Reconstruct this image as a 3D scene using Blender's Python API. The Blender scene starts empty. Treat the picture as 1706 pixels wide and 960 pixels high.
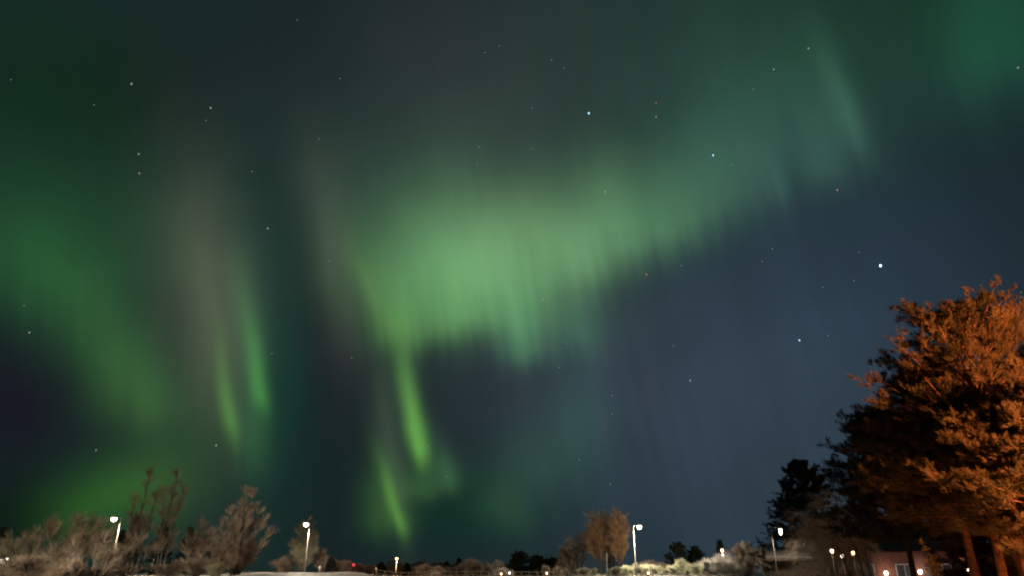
import bpy, math, random
import numpy as np
from mathutils import Vector, Matrix

# ------------------------------------------------------------------ camera
R_ = math.radians
F_PX = 1137.0                       # focal length in photograph pixels (1706 wide)
EYE = 1.6
PITCH = math.atan((955 - 480) / F_PX)
CT, ST = math.cos(PITCH), math.sin(PITCH)
scene = bpy.context.scene
cam_d = bpy.data.cameras.new('camera')
cam = bpy.data.objects.new('camera', cam_d)
scene.collection.objects.link(cam)
cam.location = (0, 0, EYE)
cam.rotation_euler = (math.pi / 2 + PITCH, 0, 0)
cam_d.sensor_width = 36.0
cam_d.lens = F_PX / 1706 * 36.0
cam_d.clip_start = 0.1  # metres
cam_d.clip_end = 30000
scene.camera = cam
scene.view_settings.view_transform = 'Standard'
scene.view_settings.look = 'None'
scene.view_settings.exposure = 0.0
scene.view_settings.gamma = 1.0
scene.view_settings.use_curve_mapping = False
scene.render.engine = 'CYCLES'
scene.cycles.use_denoising = True
scene.cycles.denoising_prefilter = 'ACCURATE'
scene.cycles.max_bounces = 4
scene.cycles.diffuse_bounces = 2
scene.cycles.glossy_bounces = 1
scene.cycles.filter_width = 1.9
scene.cycles.sample_clamp_indirect = 4.0


def ray(px, py):
    dx, up = px - 853.0, 480.0 - py
    return np.array([dx, F_PX * CT - up * ST, F_PX * ST + up * CT])


def lin(r, g, b):
    f = lambda c: ((c / 255.0) / 12.92 if c <= 10 else (((c / 255.0) + 0.055) / 1.055) ** 2.4)
    return (f(r), f(g), f(b))


# ------------------------------------------------------------------ night sky with aurora
world = bpy.data.worlds.new('World')
scene.world = world
world.use_nodes = True
wt = world.node_tree
wt.nodes.clear()
SKY_F = np.array([0.0, CT, ST])      # a fixed heading in the sky, chart centre
SKY_R = np.array([1.0, 0.0, 0.0])
SKY_U = np.array([0.0, -ST, CT])


def chart(d):                        # stereographic star-chart coordinates of a direction
    d = d / np.linalg.norm(d)
    k = 1.0 + d.dot(SKY_F)
    return np.array([d.dot(SKY_R) / k, d.dot(SKY_U) / k])


def wn(kind, **kw):
    n = wt.nodes.new(kind)
    for k, v in kw.items():
        setattr(n, k, v)
    return n


def vmath(op, a, b=None, c=None, out=0):
    n = wn('ShaderNodeVectorMath', operation=op)
    for i, x in enumerate((a, b, c)):
        if x is None:
            continue
        if isinstance(x, (tuple, list, np.ndarray)):
            n.inputs[i].default_value = tuple(float(q) for q in x)
        else:
            wt.links.new(x, n.inputs[i])
    return n.outputs['Value'] if op in ('DOT_PRODUCT', 'LENGTH') else n.outputs['Vector']


def smath(op, a, b=None, c=None):
    n = wn('ShaderNodeMath', operation=op)
    for i, x in enumerate((a, b, c)):
        if x is None:
            continue
        if isinstance(x, (int, float)):
            n.inputs[i].default_value = float(x)
        else:
            wt.links.new(x, n.inputs[i])
    return n.outputs[0]


def comb(x, y, z=0.0):
    n = wn('ShaderNodeCombineXYZ')
    for i, q in enumerate((x, y, z)):
        if isinstance(q, (int, float)):
            n.inputs[i].default_value = q
        else:
            wt.links.new(q, n.inputs[i])
    return n.outputs[0]


geo = wn('ShaderNodeTexCoord')
dirn = vmath('NORMALIZE', geo.outputs['Generated'])
kk = smath('ADD', vmath('DOT_PRODUCT', dirn, SKY_F), 1.0)
kk = smath('MAXIMUM', kk, 0.02)
cx = smath('DIVIDE', vmath('DOT_PRODUCT', dirn, SKY_R), kk)
cy = smath('DIVIDE', vmath('DOT_PRODUCT', dirn, SKY_U), kk)
flat = comb(cx, cy)
# gentle warp so that no edge is a perfect curve
nz = wn('ShaderNodeTexNoise')
nz.inputs['Scale'].default_value = 9.0
nz.inputs['Detail'].default_value = 2.0
wt.links.new(flat, nz.inputs['Vector'])
w1 = vmath('SUBTRACT', nz.outputs['Color'], (0.5, 0.5, 0.5))
w1 = vmath('MULTIPLY', w1, (0.016, 0.030, 0.0))
# ray-like warp: fine across, long along the field lines
lean = smath('ADD', cx, smath('MULTIPLY', cy, smath('MULTIPLY_ADD', cx, 0.55, 0.15)))
nz2 = wn('ShaderNodeTexNoise')
nz2.inputs['Scale'].default_value = 1.0
nz2.inputs['Detail'].default_value = 3.0
nz2.inputs['Roughness'].default_value = 0.6
wt.links.new(comb(smath('MULTIPLY', lean, 30.0), smath('MULTIPLY', cy, 3.0)), nz2.inputs['Vector'])
nz3 = wn('ShaderNodeTexNoise')
nz3.inputs['Scale'].default_value = 1.0
nz3.inputs['Detail'].default_value = 2.0
wt.links.new(comb(smath('MULTIPLY', lean, 95.0), smath('MULTIPLY', cy, 4.5), 3.7), nz3.inputs['Vector'])
rayv = smath('ADD', smath('SUBTRACT', nz2.outputs['Fac'], 0.5), smath('MULTIPLY', smath('SUBTRACT', nz3.outputs['Fac'], 0.5), 0.45))
pos = vmath('ADD', vmath('ADD', flat, w1), comb(0.0, smath('MULTIPLY', rayv, 0.021)))

# soft patches of light: x, y, half-widths across and along, lean (deg, foot to the right), sharpness of the foot, colour
BASE = (0.0080, 0.018, 0.018)
GLOW = [
    # broad sky
    (1280, 720, 300, 260, 0, 1, (0.023, 0.033, 0.056)),
    (960, 640, 190, 110, 0, 1, (0.012, 0.010, 0.015)),
    (1480, 420, 260, 150, 0, 1, (0.004, 0.006, 0.016)),
    (810, 130, 190, 150, 0, 1, (0.014, 0.012, 0.012)),
    (1130, 90, 230, 180, 0, 1, (0.006, 0.020, 0.012)),
    (330, 600, 95, 260, 4, 1, (0.008, 0.011, 0.006)),
    (700, 290, 170, 95, 0, 1, (0.011, 0.022, 0.016)),
    # upper right green
    (1655, 90, 70, 130, -2, 0.5, (0.004, 0.044, 0.020)),
    (1470, 60, 180, 120, 0, 1, (0.000, 0.011, 0.001)),
    (1330, 225, 105, 120, 12, 0.5, (0.009, 0.027, 0.017)),
    (1190, 260, 90, 95, 8, 0.8, (0.005, 0.022, 0.014)),
    (1430, 218, 14, 80, 20, 0.45, (0.014, 0.038, 0.025)),
    (1402, 170, 18, 85, 18, 0.5, (0.008, 0.026, 0.018)),
    (1300, 325, 9, 50, 22, 0.4, (0.008, 0.022, 0.014)),
    (1278, 330, 6, 45, 20, 0.4, (0.006, 0.014, 0.010)),
    (1372, 270, 32, 90, 10, 0.35, (0.012, 0.034, 0.022)),
    # great central band
    (855, 405, 85, 62, 0, 1.0, (0.098, 0.200, 0.080)),
    (1075, 380, 105, 68, 22, 0.5, (0.050, 0.138, 0.054)),
    (940, 450, 75, 70, 12, 0.5, (0.024, 0.060, 0.020)),
    (1005, 350, 45, 70, 8, 0.8, (0.030, 0.065, 0.028)),
    (715, 440, 88, 90, 0, 0.8, (0.056, 0.140, 0.052)),
    (820, 520, 100, 75, -6, 0.4, (0.038, 0.108, 0.034)),
    (652, 535, 24, 80, 14, 0.30, (0.040, 0.100, 0.020)),
    (705, 550, 42, 80, 8, 0.25, (0.034, 0.095, 0.022)),
    (765, 520, 40, 80, 6, 0.4, (0.024, 0.070, 0.020)),
    (613, 485, 10, 55, 16, 0.6, (0.026, 0.050, 0.012)),
    (880, 580, 32, 85, 4, 0.25, (0.028, 0.095, 0.040)),
    (965, 555, 22, 45, 10, 0.6, (0.006, 0.026, 0.014)),
    (560, 420, 28, 110, 10, 1, (0.024, 0.026, 0.016)),
    (560, 340, 32, 65, 16, 1, (0.012, 0.014, 0.009)),
    # lances hanging below it
    (672, 610, 13, 55, 11, 1.0, (0.030, 0.075, 0.016)),
    (701, 730, 10, 70, 12, 0.30, (0.075, 0.225, 0.026)),
    (690, 690, 15, 70, 13, 0.6, (0.016, 0.050, 0.010)),
    (650, 740, 16, 110, 8, 0.9, (0.026, 0.038, 0.020)),
    (662, 850, 8, 62, 17, 0.35, (0.048, 0.145, 0.014)),
    (642, 855, 28, 58, 4, 0.4, (0.020, 0.062, 0.008)),
    (705, 800, 38, 30, 0, 0.5, (0.016, 0.046, 0.010)),
    (743, 785, 11, 40, 12, 0.5, (0.014, 0.040, 0.016)),
    # faint curtains, lower centre
    (835, 845, 34, 52, -8, 0.5, (0.012, 0.034, 0.012)),
    (905, 760, 55, 60, -30, 0.6, (0.006, 0.026, 0.012)),
    (975, 690, 34, 90, 0, 0.8, (0.002, 0.022, 0.012)),
    (790, 850, 90, 60, 0, 0.6, (-0.006, 0.006, -0.006)),
    # left arc
    (70, 435, 150, 110, 0, 0.5, (0.005, 0.036, 0.007)),
    (190, 575, 42, 150, 33, 0.6, (0.011, 0.048, 0.009)),
    (170, 560, 80, 170, 30, 0.7, (0.003, 0.014, 0.003)),
    (232, 670, 40, 80, 24, 0.5, (0.012, 0.034, 0.004)),
    (90, 200, 150, 180, 0, 1, (0.000, 0.010, 0.001)),
    (175, 835, 70, 48, 0, 0.9, (0.014, 0.074, 0.001)),
    (265, 815, 50, 45, 0, 1, (0.012, 0.024, 0.003)),
    (320, 740, 55, 80, 10, 1, (0.003, 0.016, 0.003)),
    # grey veil and the two lances in it
    (348, 455, 55, 120, 5, 1, (0.042, 0.042, 0.028)),
    (365, 590, 30, 110, 5, 1, (0.028, 0.034, 0.016)),
    (383, 712, 9, 85, 7, 0.28, (0.040, 0.125, 0.016)),
    (431, 658, 10, 80, 9, 0.30, (0.030, 0.140, 0.018)),
    (412, 560, 18, 90, 6, 1, (0.012, 0.040, 0.014)),
    (420, 735, 20, 55, 4, 0.8, (0.008, 0.040, 0.010)),
    (450, 600, 40, 200, 4, 1, (-0.002, 0.014, 0.008)),
    # darker gaps
    (50, 650, 80, 80, 0, 1, (0.000, -0.010, -0.003)),
    (500, 780, 80, 180, 0, 1, (-0.001, -0.003, -0.002)),
    (560, 560, 30, 70, 0, 1, (0.006, 0.000, 0.004)),
    (20, 860, 60, 60, 0, 1, (-0.004, -0.010, -0.010)),
    (190, 160, 170, 80, 0, 1, (-0.003, -0.006, -0.009)),
    (320, 170, 90, 70, 0, 1, (0.002, 0.000, 0.004)),
]
acc = None
for (px, py, sx, sy, a, foot, colr) in GLOW:
    c0 = chart(ray(px, py))
    ar = R_(a)
    ex, ey = math.sin(ar), math.cos(ar)                 # along: towards the foot (image down)
    p1 = chart(ray(px + ex * sy, py + ey * sy)) - c0
    p2 = chart(ray(px + ey * sx, py - ex * sx)) - c0
    L1, L2 = np.linalg.norm(p1), np.linalg.norm(p2)
    th = math.atan2(p1[1], p1[0]) + math.pi / 2          # local -y points to the foot
    mp = wn('ShaderNodeMapping', vector_type='TEXTURE')
    mp.inputs['Location'].default_value = (c0[0], c0[1], 0)
    mp.inputs['Rotation'].default_value = (0, 0, th)
    mp.inputs['Scale'].default_value = (L2, L1, 1)
    wt.links.new(pos, mp.inputs['Vector'])
    v = mp.outputs[0]
    if foot != 1:
        sp = wn('ShaderNodeSeparateXYZ')
        wt.links.new(v, sp.inputs[0])
        yy = smath('MAXIMUM', sp.outputs[1], smath('MULTIPLY', sp.outputs[1], -1.0 / foot)) if foot < 1 \
            else smath('MAXIMUM', smath('MULTIPLY', sp.outputs[1], foot), smath('MULTIPLY', sp.outputs[1], -1.0))
        v = comb(sp.outputs[0], yy)
    g = smath('POWER', 0.60653, vmath('DOT_PRODUCT', v, v))
    cr = wn('ShaderNodeCombineXYZ')
    acc_in = acc if acc is not None else (0, 0, 0)
    acc = vmath('MULTIPLY_ADD', comb(g, g, g), colr, acc_in)
# faint rays brighten and dim the aurora
pz = wn('ShaderNodeTexNoise')
pz.inputs['Scale'].default_value = 1.0
pz.inputs['Detail'].default_value = 3.0
wt.links.new(comb(smath('MULTIPLY', lean, 13.0), smath('MULTIPLY', cy, 5.0), 8.1), pz.inputs['Vector'])
gain = smath('ADD', smath('MULTIPLY_ADD', rayv, 0.44, 1.0), smath('MULTIPLY', smath('SUBTRACT', pz.outputs['Fac'], 0.5), 0.8))
acc = vmath('MULTIPLY', acc, comb(gain, gain, gain))
acc = vmath('ADD', acc, BASE)
# the sensor of the sky is never clean: soft mottling
mo = wn('ShaderNodeTexNoise')
mo.inputs['Scale'].default_value = 14.0
mo.inputs['Detail'].default_value = 5.0
wt.links.new(flat, mo.inputs['Vector'])
mg = smath('MULTIPLY_ADD', smath('SUBTRACT', mo.outputs['Fac'], 0.5), 0.28, 1.0)
acc = vmath('MULTIPLY', acc, comb(mg, mg, mg))
acc = vmath('MAXIMUM', acc, (0.0015, 0.003, 0.003))
bg = wn('ShaderNodeBackground')
wt.links.new(acc, bg.inputs['Color'])
bg.inputs['Strength'].default_value = 1.0
wo = wn('ShaderNodeOutputWorld')
wt.links.new(bg.outputs[0], wo.inputs['Surface'])
world.cycles.sampling_method = 'MANUAL'
world.cycles.sample_map_resolution = 256

# ------------------------------------------------------------------ materials
MATS = {}


def mat(name, c1, c2=None, scale=6.0, rough=0.85, bump=0.0, emit=None, strength=0.0, metal=0.0, detail=4.0, spec=0.3):
    if name in MATS:
        return MATS[name]
    m = bpy.data.materials.new(name)
    m.use_nodes = True
    nt = m.node_tree
    bs = nt.nodes['Principled BSDF']
    bs.inputs['Roughness'].default_value = rough
    bs.inputs['Metallic'].default_value = metal
    bs.inputs['Specular IOR Level'].default_value = spec
    tc = nt.nodes.new('ShaderNodeTexCoord')
    n = nt.nodes.new('ShaderNodeTexNoise')
    n.inputs['Scale'].default_value = scale
    n.inputs['Detail'].default_value = detail
    nt.links.new(tc.outputs['Object'], n.inputs['Vector'])
    r = nt.nodes.new('ShaderNodeValToRGB')
    r.color_ramp.elements[0].position = 0.32
    r.color_ramp.elements[1].position = 0.68
    r.color_ramp.elements[0].color = (*c1, 1)
    r.color_ramp.elements[1].color = (*(c2 or c1), 1)
    nt.links.new(n.outputs['Fac'], r.inputs[0])
    nt.links.new(r.outputs[0], bs.inputs['Base Color'])
    if bump:
        b = nt.nodes.new('ShaderNodeBump')
        b.inputs['Strength'].default_value = bump
        b.inputs['Distance'].default_value = 0.05
        nt.links.new(n.outputs['Fac'], b.inputs['Height'])
        nt.links.new(b.outputs[0], bs.inputs['Normal'])
    if emit:
        bs.inputs['Emission Color'].default_value = (*emit, 1)
        bs.inputs['Emission Strength'].default_value = strength
    MATS[name] = m
    return m


def wave_mat(name, c1, c2, scale, direction='Z', rough=0.8):
    m = mat(name, c1, c2, 5.0, rough)
    nt = m.node_tree
    bs = nt.nodes['Principled BSDF']
    w = nt.nodes.new('ShaderNodeTexWave')
    w.bands_direction = direction
    w.inputs['Scale'].default_value = scale
    tc = nt.nodes.new('ShaderNodeTexCoord')
    nt.links.new(tc.outputs['Object'], w.inputs['Vector'])
    b = nt.nodes.new('ShaderNodeBump')
    b.inputs['Distance'].default_value = 0.03
    nt.links.new(w.outputs['Fac'], b.inputs['Height'])
    nt.links.new(b.outputs[0], bs.inputs['Normal'])
    return m


M_SNOW = mat('snow', (0.62, 0.62, 0.62), (0.80, 0.80, 0.79), 0.7, 0.7, 0.5)
M_BARK = mat('pine_bark', (0.055, 0.036, 0.024), (0.26, 0.14, 0.075), 5.0, 0.95, 0.9)
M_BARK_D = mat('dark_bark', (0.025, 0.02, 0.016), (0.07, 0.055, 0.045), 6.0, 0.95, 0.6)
M_BARK_G = mat('grey_bark', (0.10, 0.085, 0.07), (0.24, 0.21, 0.18), 6.0, 0.9, 0.5)
M_FROST_TAN = mat('frosted_tan_twigs', (0.16, 0.115, 0.08), (0.40, 0.34, 0.27), 1.2, 0.9)
M_FROST_GREEN = mat('frosted_green_twigs', (0.22, 0.23, 0.14), (0.50, 0.49, 0.35), 1.2, 0.9)
M_TWIG_OLIVE = mat('olive_grey_twigs', (0.09, 0.09, 0.06), (0.20, 0.19, 0.13), 1.2, 0.9)
M_TWIG_ROSE = mat('rosy_frosted_twigs', (0.32, 0.25, 0.20), (0.58, 0.48, 0.41), 1.2, 0.9)
M_FROST_PALE = mat('pale_frosted_twigs', (0.20, 0.165, 0.12), (0.50, 0.44, 0.36), 1.0, 0.9)
M_FROST_WHITE = mat('frosted_white_twigs', (0.40, 0.36, 0.32), (0.75, 0.71, 0.66), 1.5, 0.9)
M_TWIG_BROWN = mat('brown_twigs', (0.11, 0.078, 0.052), (0.27, 0.20, 0.14), 1.2, 0.9)
M_TWIG_RUST = mat('rust_leaf_twigs', (0.11, 0.066, 0.034), (0.27, 0.155, 0.075), 1.0, 0.9)
M_TWIG_PINK = mat('pinkish_birch_twigs', (0.15, 0.115, 0.09), (0.33, 0.26, 0.21), 1.2, 0.9)
M_NEEDLE = mat('pine_needles', (0.045, 0.052, 0.020), (0.115, 0.092, 0.042), 0.9, 0.8)
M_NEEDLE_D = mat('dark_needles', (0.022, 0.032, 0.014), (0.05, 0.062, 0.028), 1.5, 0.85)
M_GOLD = mat('yellow_leaves', (0.32, 0.25, 0.04), (0.62, 0.52, 0.12), 2.0, 0.6)
M_STEEL = mat('galvanised_steel', (0.42, 0.42, 0.40), (0.58, 0.58, 0.56), 3.0, 0.5)
M_MAST = mat('weathered_mast', (0.07, 0.065, 0.05), (0.12, 0.11, 0.09), 3.0, 0.7)
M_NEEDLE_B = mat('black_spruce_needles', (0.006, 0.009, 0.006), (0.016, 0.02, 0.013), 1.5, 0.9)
M_DARKMET = mat('dark_paint', (0.03, 0.03, 0.03), (0.05, 0.05, 0.05), 3.0, 0.5)
M_LENS_W = mat('white_lamp_lens', (0.8, 0.8, 0.8), emit=(1.0, 0.86, 0.66), strength=14.0)
M_LENS_O = mat('warm_lamp_lens', (0.8, 0.7, 0.5), emit=(1.0, 0.60, 0.28), strength=8.0)
M_LENS_P = mat('pink_lamp_lens', (0.8, 0.7, 0.6), emit=(1.0, 0.66, 0.52), strength=4.0)
M_LENS_S = mat('sodium_lens', (0.8, 0.6, 0.3), emit=(1.0, 0.48, 0.12), strength=10.0)
M_LENS_R = mat('red_lens', (0.5, 0.05, 0.05), emit=(0.9, 0.03, 0.06), strength=1.2)
M_WOOD = wave_mat('fence_wood', (0.20, 0.17, 0.12), (0.36, 0.32, 0.24), 8.0, 'X')
M_BRICK = wave_mat('red_cladding', (0.13, 0.045, 0.028), (0.20, 0.075, 0.045), 6.0, 'Z')
M_WHITEP = mat('white_paint', (0.66, 0.64, 0.60), (0.80, 0.78, 0.74), 2.0, 0.6)
M_DWALL = wave_mat('dark_boards', (0.05, 0.035, 0.028), (0.09, 0.065, 0.05), 6.0, 'X')
M_ROOF = mat('roof_felt', (0.05, 0.045, 0.045), (0.10, 0.09, 0.085), 4.0, 0.9)
M_WINF = mat('window_frame_paint', (0.25, 0.23, 0.2), (0.34, 0.31, 0.28), 2.0, 0.6)
M_WIN = mat('lit_window', (0.3, 0.25, 0.2), emit=(1.0, 0.80, 0.62), strength=0.55)
M_STAR = mat('starlight', (0, 0, 0), emit=(0.85, 0.95, 0.85), strength=0.28)
M_STAR_F = mat('faint_starlight', (0, 0, 0), emit=(0.85, 0.95, 0.9), strength=0.20)
M_STAR_B = mat('blue_starlight', (0, 0, 0), emit=(0.45, 0.75, 1.0), strength=1.2)
M_STAR_W = mat('bright_blue_starlight', (0, 0, 0), emit=(0.50, 0.76, 1.0), strength=3.2)
M_STAR_R = mat('red_starlight', (0, 0, 0), emit=(1.0, 0.62, 0.40), strength=0.30)


# ------------------------------------------------------------------ mesh helpers
def link(o):
    scene.collection.objects.link(o)
    return o


def mesh_obj(name, verts, faces, material, parent=None, smooth=False):
    me = bpy.data.meshes.new(name)
    me.from_pydata([tuple(v) for v in verts] if not isinstance(verts, np.ndarray) else verts.tolist(), [],
                   faces.tolist() if isinstance(faces, np.ndarray) else faces)
    if smooth:
        me.polygons.foreach_set('use_smooth', [True] * len(me.polygons))
    me.materials.append(material)
    me.update()
    o = link(bpy.data.objects.new(name, me))
    if parent:
        o.parent = parent
    return o


def tag(o, label=None, cat=None, group=None, kind=None):
    if label:
        o['label'] = label
    if cat:
        o['category'] = cat
    if group:
        o['group'] = group
    if kind:
        o['kind'] = kind
    return o


def empty(name, loc, rz=0.0, sc=1.0):
    e = link(bpy.data.objects.new(name, None))
    e.empty_display_size = 0.3
    e.location = tuple(float(q) for q in loc)
    e.rotation_euler = (0, 0, rz)
    e.scale = (sc, sc, sc) if isinstance(sc, (int, float)) else sc
    return e


def copy_thing(root, loc, rz=0.0, sc=1.0):
    r = link(root.copy())
    r.location = tuple(float(q) for q in loc)
    r.rotation_euler = (0, 0, rz)
    r.scale = (sc, sc, sc) if isinstance(sc, (int, float)) else sc
    for ch in list(root.children):
        c = link(ch.copy())
        c.parent = r
        for g in ch.children:
            d = link(g.copy())
            d.parent = c
    return r


class MB:
    """collects simple solids for one mesh"""
    def __init__(s):
        s.v, s.f = [], []

    def box(s, c, size, rot=None):
        n = len(s.v)
        hx, hy, hz = size[0] / 2, size[1] / 2, size[2] / 2
        for x, y, z in ((-1, -1, -1), (1, -1, -1), (1, 1, -1), (-1, 1, -1), (-1, -1, 1), (1, -1, 1), (1, 1, 1), (-1, 1, 1)):
            p = Vector((x * hx, y * hy, z * hz))
            if rot is not None:
                p = rot @ p
            s.v.append((c[0] + p.x, c[1] + p.y, c[2] + p.z))
        for q in ((0, 3, 2, 1), (4, 5, 6, 7), (0, 1, 5, 4), (1, 2, 6, 5), (2, 3, 7, 6), (3, 0, 4, 7)):
            s.f.append(tuple(n + i for i in q))
        return s

    def lathe(s, prof, c=(0, 0, 0), seg=12, sx=1, sy=1):
        n = len(s.v)
        for r, z in prof:
            for k in range(seg):
                a = 2 * math.pi * k / seg
                s.v.append((c[0] + r * math.cos(a) * sx, c[1] + r * math.sin(a) * sy, c[2] + z))
        for i in range(len(prof) - 1):
            for k in range(seg):
                k2 = (k + 1) % seg
                s.f.append((n + i * seg + k, n + i * seg + k2, n + (i + 1) * seg + k2, n + (i + 1) * seg + k))
        s.f.append(tuple(n + k for k in reversed(range(seg))))
        s.f.append(tuple(n + (len(prof) - 1) * seg + k for k in range(seg)))
        return s

    def tube(s, pts, rad, seg=8):
        pts = [Vector(p) for p in pts]
        n = len(s.v)
        for i, p in enumerate(pts):
            t = (pts[min(i + 1, len(pts) - 1)] - pts[max(i - 1, 0)]).normalized()
            a = t.orthogonal().normalized()
            if i and abs(a.dot(last)) < 0.99:
                a = (last - t * last.dot(t)).normalized()
            last = a
            b = t.cross(a)
            r = rad[i] if isinstance(rad, (list, tuple)) else rad
            for k in range(seg):
                q = 2 * math.pi * k / seg
                s.v.append(tuple(p + a * (r * math.cos(q)) + b * (r * math.sin(q))))
        for i in range(len(pts) - 1):
            for k in range(seg):
                k2 = (k + 1) % seg
                s.f.append((n + i * seg + k, n + i * seg + k2, n + (i + 1) * seg + k2, n + (i + 1) * seg + k))
        s.f.append(tuple(n + k for k in reversed(range(seg))))
        s.f.append(tuple(n + (len(pts) - 1) * seg + k for k in range(seg)))
        return s

    def prism(s, poly, y0, y1):
        """polygon in xz extruded along y"""
        n, m = len(s.v), len(poly)
        for y in (y0, y1):
            for x, z in poly:
                s.v.append((x, y, z))
        s.f.append(tuple(n + i for i in range(m)))
        s.f.append(tuple(n + m + i for i in reversed(range(m))))
        for i in range(m):
            j = (i + 1) % m
            s.f.append((n + i, n + m + i, n + m + j, n + j))
        return s

    def build(s, name, material, parent=None, smooth=False):
        return mesh_obj(name, s.v, s.f, material, parent, smooth)


# ------------------------------------------------------------------ terrain
def smooth(a, b, x):
    t = np.clip((x - a) / (b - a), 0, 1)
    return t * t * (3 - 2 * t)


def px_of_az(az):
    return 853 + 1232.0 * math.tan(max(-1.3, min(1.3, az)))


PLX = [-3000, -200, 100, 350, 430, 600, 650, 930, 990, 1210, 1300, 1500, 5000]
PLZ = [1.0, 1.0, 1.05, 1.2, 1.56, 1.57, 0.86, 0.90, 1.22, 1.22, 0.55, 0.30, 0.30]


def ground(x, y):
    D = math.hypot(x, y)
    az = math.atan2(x, y)
    if D < 1 or abs(az) > 1.5:
        return 0.0
    top = float(np.interp(px_of_az(az), PLX, PLZ))
    n = 0.05 * math.sin(x * 0.43 + 1.7 * math.sin(y * 0.11)) + 0.04 * math.sin(x * 1.1 + y * 0.2) + 0.02 * math.sin(x * 2.9 - y * 0.7)
    near = float(smooth(58, 92, D))
    far = float(smooth(180, 420, D))
    h = top * (1 - far) + 1.1 * far
    fade = 1 - smooth(1.1, 1.5, abs(az))
    return float((h + n * (1 - far)) * near * fade)


def build_ground():
    rings = [0.0] + list(np.linspace(6, 54, 9)) + list(np.linspace(57, 130, 50)) + list(np.geomspace(136, 9000, 34))
    nA = 540
    v, f = [(0, 0, 0)], []
    for r in rings[1:]:
        for k in range(nA):
            a = 2 * math.pi * k / nA
            x, y = r * math.sin(a), r * math.cos(a)
            v.append((x, y, ground(x, y)))
    for k in range(nA):
        f.append((0, 1 + (k + 1) % nA, 1 + k))
    for i in range(len(rings) - 2):
        o0, o1 = 1 + i * nA, 1 + (i + 1) * nA
        for k in range(nA):
            k2 = (k + 1) % nA
            f.append((o0 + k, o0 + k2, o1 + k2, o1 + k))
    o = mesh_obj('snow_ground', v, f, M_SNOW, smooth=True)
    o['kind'] = 'structure'


build_ground()


def at(px, D, py=955):
    """point on the ground at distance D seen in the direction of photograph pixel (px, py)"""
    r = ray(px, py)
    az = math.atan2(r[0], r[1])
    x, y = D * math.sin(az), D * math.cos(az)
    return (x, y, ground(x, y))


def z_at(px, py, D):
    r = ray(px, py)
    return EYE + D * r[2] / math.hypot(r[0], r[1])


def top_at(px, py, D):
    """base point and height of something whose top is seen at (px, py) from D metres"""
    b = at(px, D, py)
    return b, z_at(px, py, D) - b[2]


# ------------------------------------------------------------------ branching
def nrm(a):
    return a / (np.linalg.norm(a, axis=-1, keepdims=True) + 1e-9)


def bez(B, t):
    t = t[:, None]
    return B[:, 0] * (1 - t) ** 2 + B[:, 1] * 2 * t * (1 - t) + B[:, 2] * t ** 2


def bezt(B, t):
    t = t[:, None]
    return nrm((B[:, 1] - B[:, 0]) * (1 - t) + (B[:, 2] - B[:, 1]) * t)


def sprout(rg, B, n, t0, t1, length, spread, up, droop=0.0, taper=0.55):
    """n children on each branch in B; returns their Beziers and positions along the parent"""
    P = np.repeat(B, n, axis=0)
    t = rg.uniform(t0, t1, len(P))
    p = bez(P, t)
    tg = bezt(P, t)
    rnd = nrm(rg.normal(size=(len(P), 3)))
    perp = nrm(rnd - tg * np.sum(rnd * tg, axis=1, keepdims=True))
    s = np.tan(spread) * rg.uniform(0.6, 1.3, (len(P), 1))
    d = nrm(tg + perp * s + np.array([0, 0, up]))
    L = (length * (1 - taper * t) * rg.uniform(0.6, 1.25, len(P)))[:, None]
    e = p + d * L + np.array([0, 0, -1.0]) * (droop * L) + rg.normal(size=p.shape) * 0.06 * L
    c = p + d * L * 0.55 + rg.normal(size=p.shape) * 0.05 * L
    return np.stack([p, c, e], axis=1), t


def tubes(B, r0, r1, k=3, sides=3):
    """k+1 rings along every Bezier"""
    N = len(B)
    r0 = np.broadcast_to(r0, N)
    r1 = np.broadcast_to(r1, N)
    ts = np.linspace(0, 1, k + 1)
    V = np.zeros((N, k + 1, sides, 3))
    ax = nrm(np.cross(B[:, 2] - B[:, 0], np.array([0.31, 0.52, 0.79])))
    for i, t in enumerate(ts):
        tt = np.full(N, t)
        p, tg = bez(B, tt), bezt(B, tt)
        a = nrm(ax - tg * np.sum(ax * tg, axis=1, keepdims=True))
        b = np.cross(tg, a)
        r = (r0 * (1 - t) + r1 * t)[:, None]
        for s in range(sides):
            q = 2 * math.pi * s / sides
            V[:, i, s] = p + (a * math.cos(q) + b * math.sin(q)) * r
    idx = np.arange(N * (k + 1) * sides).reshape(N, k + 1, sides)
    nx = np.roll(idx, -1, axis=2)
    F = np.stack([idx[:, :-1], nx[:, :-1], nx[:, 1:], idx[:, 1:]], axis=-1).reshape(-1, 4)
    return V.reshape(-1, 3), F


def join(parts):
    vs, fs, n = [], [], 0
    for v, f in parts:
        vs.append(v)
        fs += (f + n).tolist()
        n += len(v)
    return np.concatenate(vs), fs


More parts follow.
